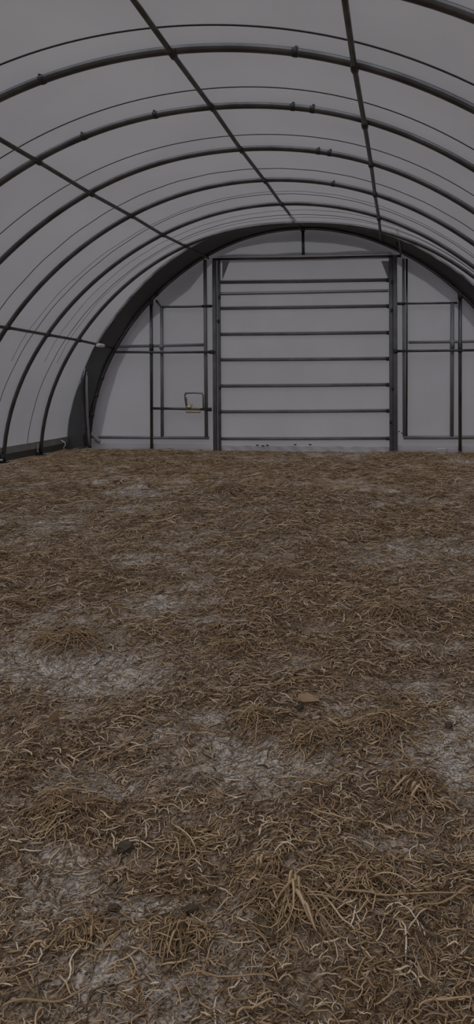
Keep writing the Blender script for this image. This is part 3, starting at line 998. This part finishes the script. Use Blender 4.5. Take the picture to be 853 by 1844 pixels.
def chip(px_, py_, lx, ly, lz, yaw, tilt, label, name='wood_chip', mat='chip', cat='wood chip'):
    q = G(px_, py_); x, y = q[0], q[1]; z = gz(x, y)
    rg = random.Random(int(px_ * 7 + py_))
    ring = 7; vs = []
    for zz, sc in ((-1, .85), (-.2, 1.0), (.6, .92), (1, .6)):
        for k in range(ring):
            a_ = 2 * math.pi * k / ring
            rr_ = sc * (1 + rg.uniform(-.34, .22))
            vs.append((lx / 2 * rr_ * math.cos(a_), ly / 2 * rr_ * math.sin(a_) * (1 - .35 * math.cos(a_)), lz / 2 * zz + lz * .15 * math.cos(a_)))
    fs = [tuple(range(ring - 1, -1, -1)), tuple(3 * ring + k for k in range(ring))]
    for l in range(3):
        for k in range(ring):
            fs.append((l * ring + k, l * ring + (k + 1) % ring, (l + 1) * ring + (k + 1) % ring, (l + 1) * ring + k))
    o = MB().add(vs, fs).build(name, mat, smooth=False)
    o.location = (x, y, z + lz * .3 + .010); o.rotation_euler = (tilt, rg.uniform(-.15, .15), yaw)
    tag(o, label, cat)
    return o


chip(555, 1276, .115, .055, .03, -.25, .35, 'flat tan wood chip lying on straw beyond the loose clump')
chip(98, 1316, .05, .03, .07, .3, .2, 'upright tan wood chip sticking out of dark straw near the left edge')
chip(740, 1455, .05, .02, .012, 1.2, .1, 'thin tan wood chip under the spidery straw clump')
chip(225, 1537, .055, .035, .03, .2, .2, 'dark peaked soil clod in the left foreground beyond the small bare patch', 'soil_clod', 'clod', 'soil clod')
chip(342, 1637, .06, .022, .018, .1, .1, 'dark oblong soil clod at the right rim of the small bare patch', 'soil_clod', 'clod', 'soil clod')
chip(205, 1637, .05, .02, .018, -.1, .1, 'dark oblong soil clod in the middle of the small bare patch', 'soil_clod', 'clod', 'soil clod')
chip(808, 1316, .035, .03, .03, .1, .1, 'round dark soil clod at the right edge beside the pale bare ground', 'soil_clod', 'clod', 'soil clod')
chip(540, 1283, .035, .03, .03, .1, .1, 'round dark soil clod tucked against the flat tan wood chip', 'soil_clod', 'clod', 'soil clod')
chip(106, 1152, .06, .05, .05, .1, .1, 'dark soil clod left of the dark straw clump with the hollow', 'soil_clod', 'clod', 'soil clod')
chip(785, 1136, .05, .05, .04, .1, .1, 'dark soil clod right of the ragged straw clump', 'soil_clod', 'clod', 'soil clod')


def stalk(pxs, w, tint, label):
    pts = [G(a, b) for a, b in pxs]
    ctrl = np.array([[p_[0], p_[1]] for p_ in pts])
    n = len(ctrl); tt = np.linspace(0, n - 1, (n - 1) * 6 + 1)
    def cr(P_, t):
        i = np.clip(np.floor(t).astype(int), 0, n - 2); f = t - i
        p0 = P_[np.maximum(i - 1, 0)]; p1 = P_[i]; p2 = P_[i + 1]; p3 = P_[np.minimum(i + 2, n - 1)]
        f = f[:, None]
        return .5 * (2 * p1 + (p2 - p0) * f + (2 * p0 - 5 * p1 + 4 * p2 - p3) * f ** 2 + (3 * p1 - p0 - 3 * p2 + p3) * f ** 3)
    xy = cr(ctrl, tt)
    zz = height(xy[:, 0], xy[:, 1]) + .026 + .006 * np.sin(np.linspace(0, 9, len(xy)))
    zz[0] -= .012; zz[-1] -= .012
    mid = xy[len(xy) // 2]; org = (mid[0], mid[1], float(zz[len(xy) // 2]) - .02)
    rr_ = .62 * w * np.interp(np.linspace(0, 1, len(xy)), [0, .1, .7, 1], [.6, 1, .9, .35])
    mb = MB().tube([np.array([a, b, c]) for (a, b), c in zip(xy, zz)], list(rr_), 7)
    o = mb.build('straw_stalk', 'straw', origin=org)
    a_ = o.data.attributes.new('tint', 'FLOAT', 'POINT')
    a_.data.foreach_set('value', np.full(len(o.data.vertices), tint, np.float32))
    tag(o, label, 'straw stalk', 'long loose straw stalks')


stalk([(600, 1622), (680, 1633), (760, 1632), (850, 1640)], .0046, .58, 'long pale stalk running right from the large tan clump to the right edge')
stalk([(853, 1625), (800, 1645), (735, 1672)], .0045, .6, 'stalk slanting down left from the right edge below the long pale stalk')
stalk([(575, 1630), (612, 1662), (640, 1690)], .0045, .8, 'pale stalk trailing forward from the large tan clump')
stalk([(0, 1832), (60, 1822), (130, 1806), (190, 1790)], .0045, .55, 'long stalk along the bottom left corner of the floor')
stalk([(320, 1782), (370, 1764), (440, 1767), (500, 1772)], .0038, .58, 'long curved stalk in the centre of the near foreground')
stalk([(752, 1832), (790, 1812), (853, 1826)], .0042, .7, 'bent pale stalk in the bottom right corner')
stalk([(425, 1842), (455, 1818), (500, 1808)], .005, .7, 'short thick stalk at the bottom centre edge')
stalk([(312, 1500), (345, 1520), (352, 1540), (335, 1560)], .004, .78, 'curled pale stalk beside the thin clump left of centre')
stalk([(560, 1485), (610, 1500), (660, 1498), (690, 1520)], .0045, .66, 'wavy stalk on the straw left of the far end of the bare streak at right')
stalk([(90, 923), (120, 915), (150, 909), (180, 908)], .008, .85, 'long pale stalk far back at left on the brown floor')
stalk([(610, 872), (650, 866), (690, 862)], .009, .8, 'pale straight stalk far back at right before the door guide')
stalk([(458, 907), (480, 897), (510, 888)], .008, .8, 'pale stalk far back just right of the golden clump')

# ------------------------------------------------------------------ light: overcast daylight outside
wd = bpy.data.worlds.new('overcast_sky'); SC.world = wd; wd.use_nodes = True
nt = wd.node_tree; nt.nodes.clear()
out = N(nt, 'ShaderNodeOutputWorld'); bg = N(nt, 'ShaderNodeBackground')
tc = N(nt, 'ShaderNodeTexCoord'); sp = N(nt, 'ShaderNodeSeparateXYZ')
nt.links.new(tc.outputs['Generated'], sp.inputs[0])
rp = N(nt, 'ShaderNodeValToRGB')
e = rp.color_ramp.elements
e[0].position, e[0].color = 0.25, (.72, .72, .73, 1)
e[1].position, e[1].color = 1.0, (.90, .90, .92, 1)
mm = e.new(.5); mm.color = (.97, .97, .99, 1)
mr = N(nt, 'ShaderNodeMapRange'); mr.inputs[1].default_value = -1; mr.inputs[2].default_value = 1
nt.links.new(sp.outputs['Z'], mr.inputs[0]); nt.links.new(mr.outputs[0], rp.inputs[0])
nt.links.new(rp.outputs[0], bg.inputs[0]); bg.inputs[1].default_value = 1.0
nt.links.new(bg.outputs[0], out.inputs[0])

sd = bpy.data.lights.new('hazy_sun', 'SUN'); sd.energy = 11.8; sd.angle = math.radians(75); sd.color = (1.0, .99, .985)
so = bpy.data.objects.new('hazy_sun', sd); COL.objects.link(so)
so.rotation_euler = Vector((.12, .42, -1)).to_track_quat('-Z', 'Y').to_euler()

vs = SC.view_settings
SC.display_settings.display_device = 'sRGB'
vs.view_transform = 'Standard'; vs.look = 'None'; vs.gamma = 1.0; vs.use_curve_mapping = False
vs.exposure = -2.1
SC.cycles.use_denoising = True
SC.cycles.max_bounces = 10
SC.cycles.transparent_max_bounces = 12
SC.cycles.diffuse_bounces = 6
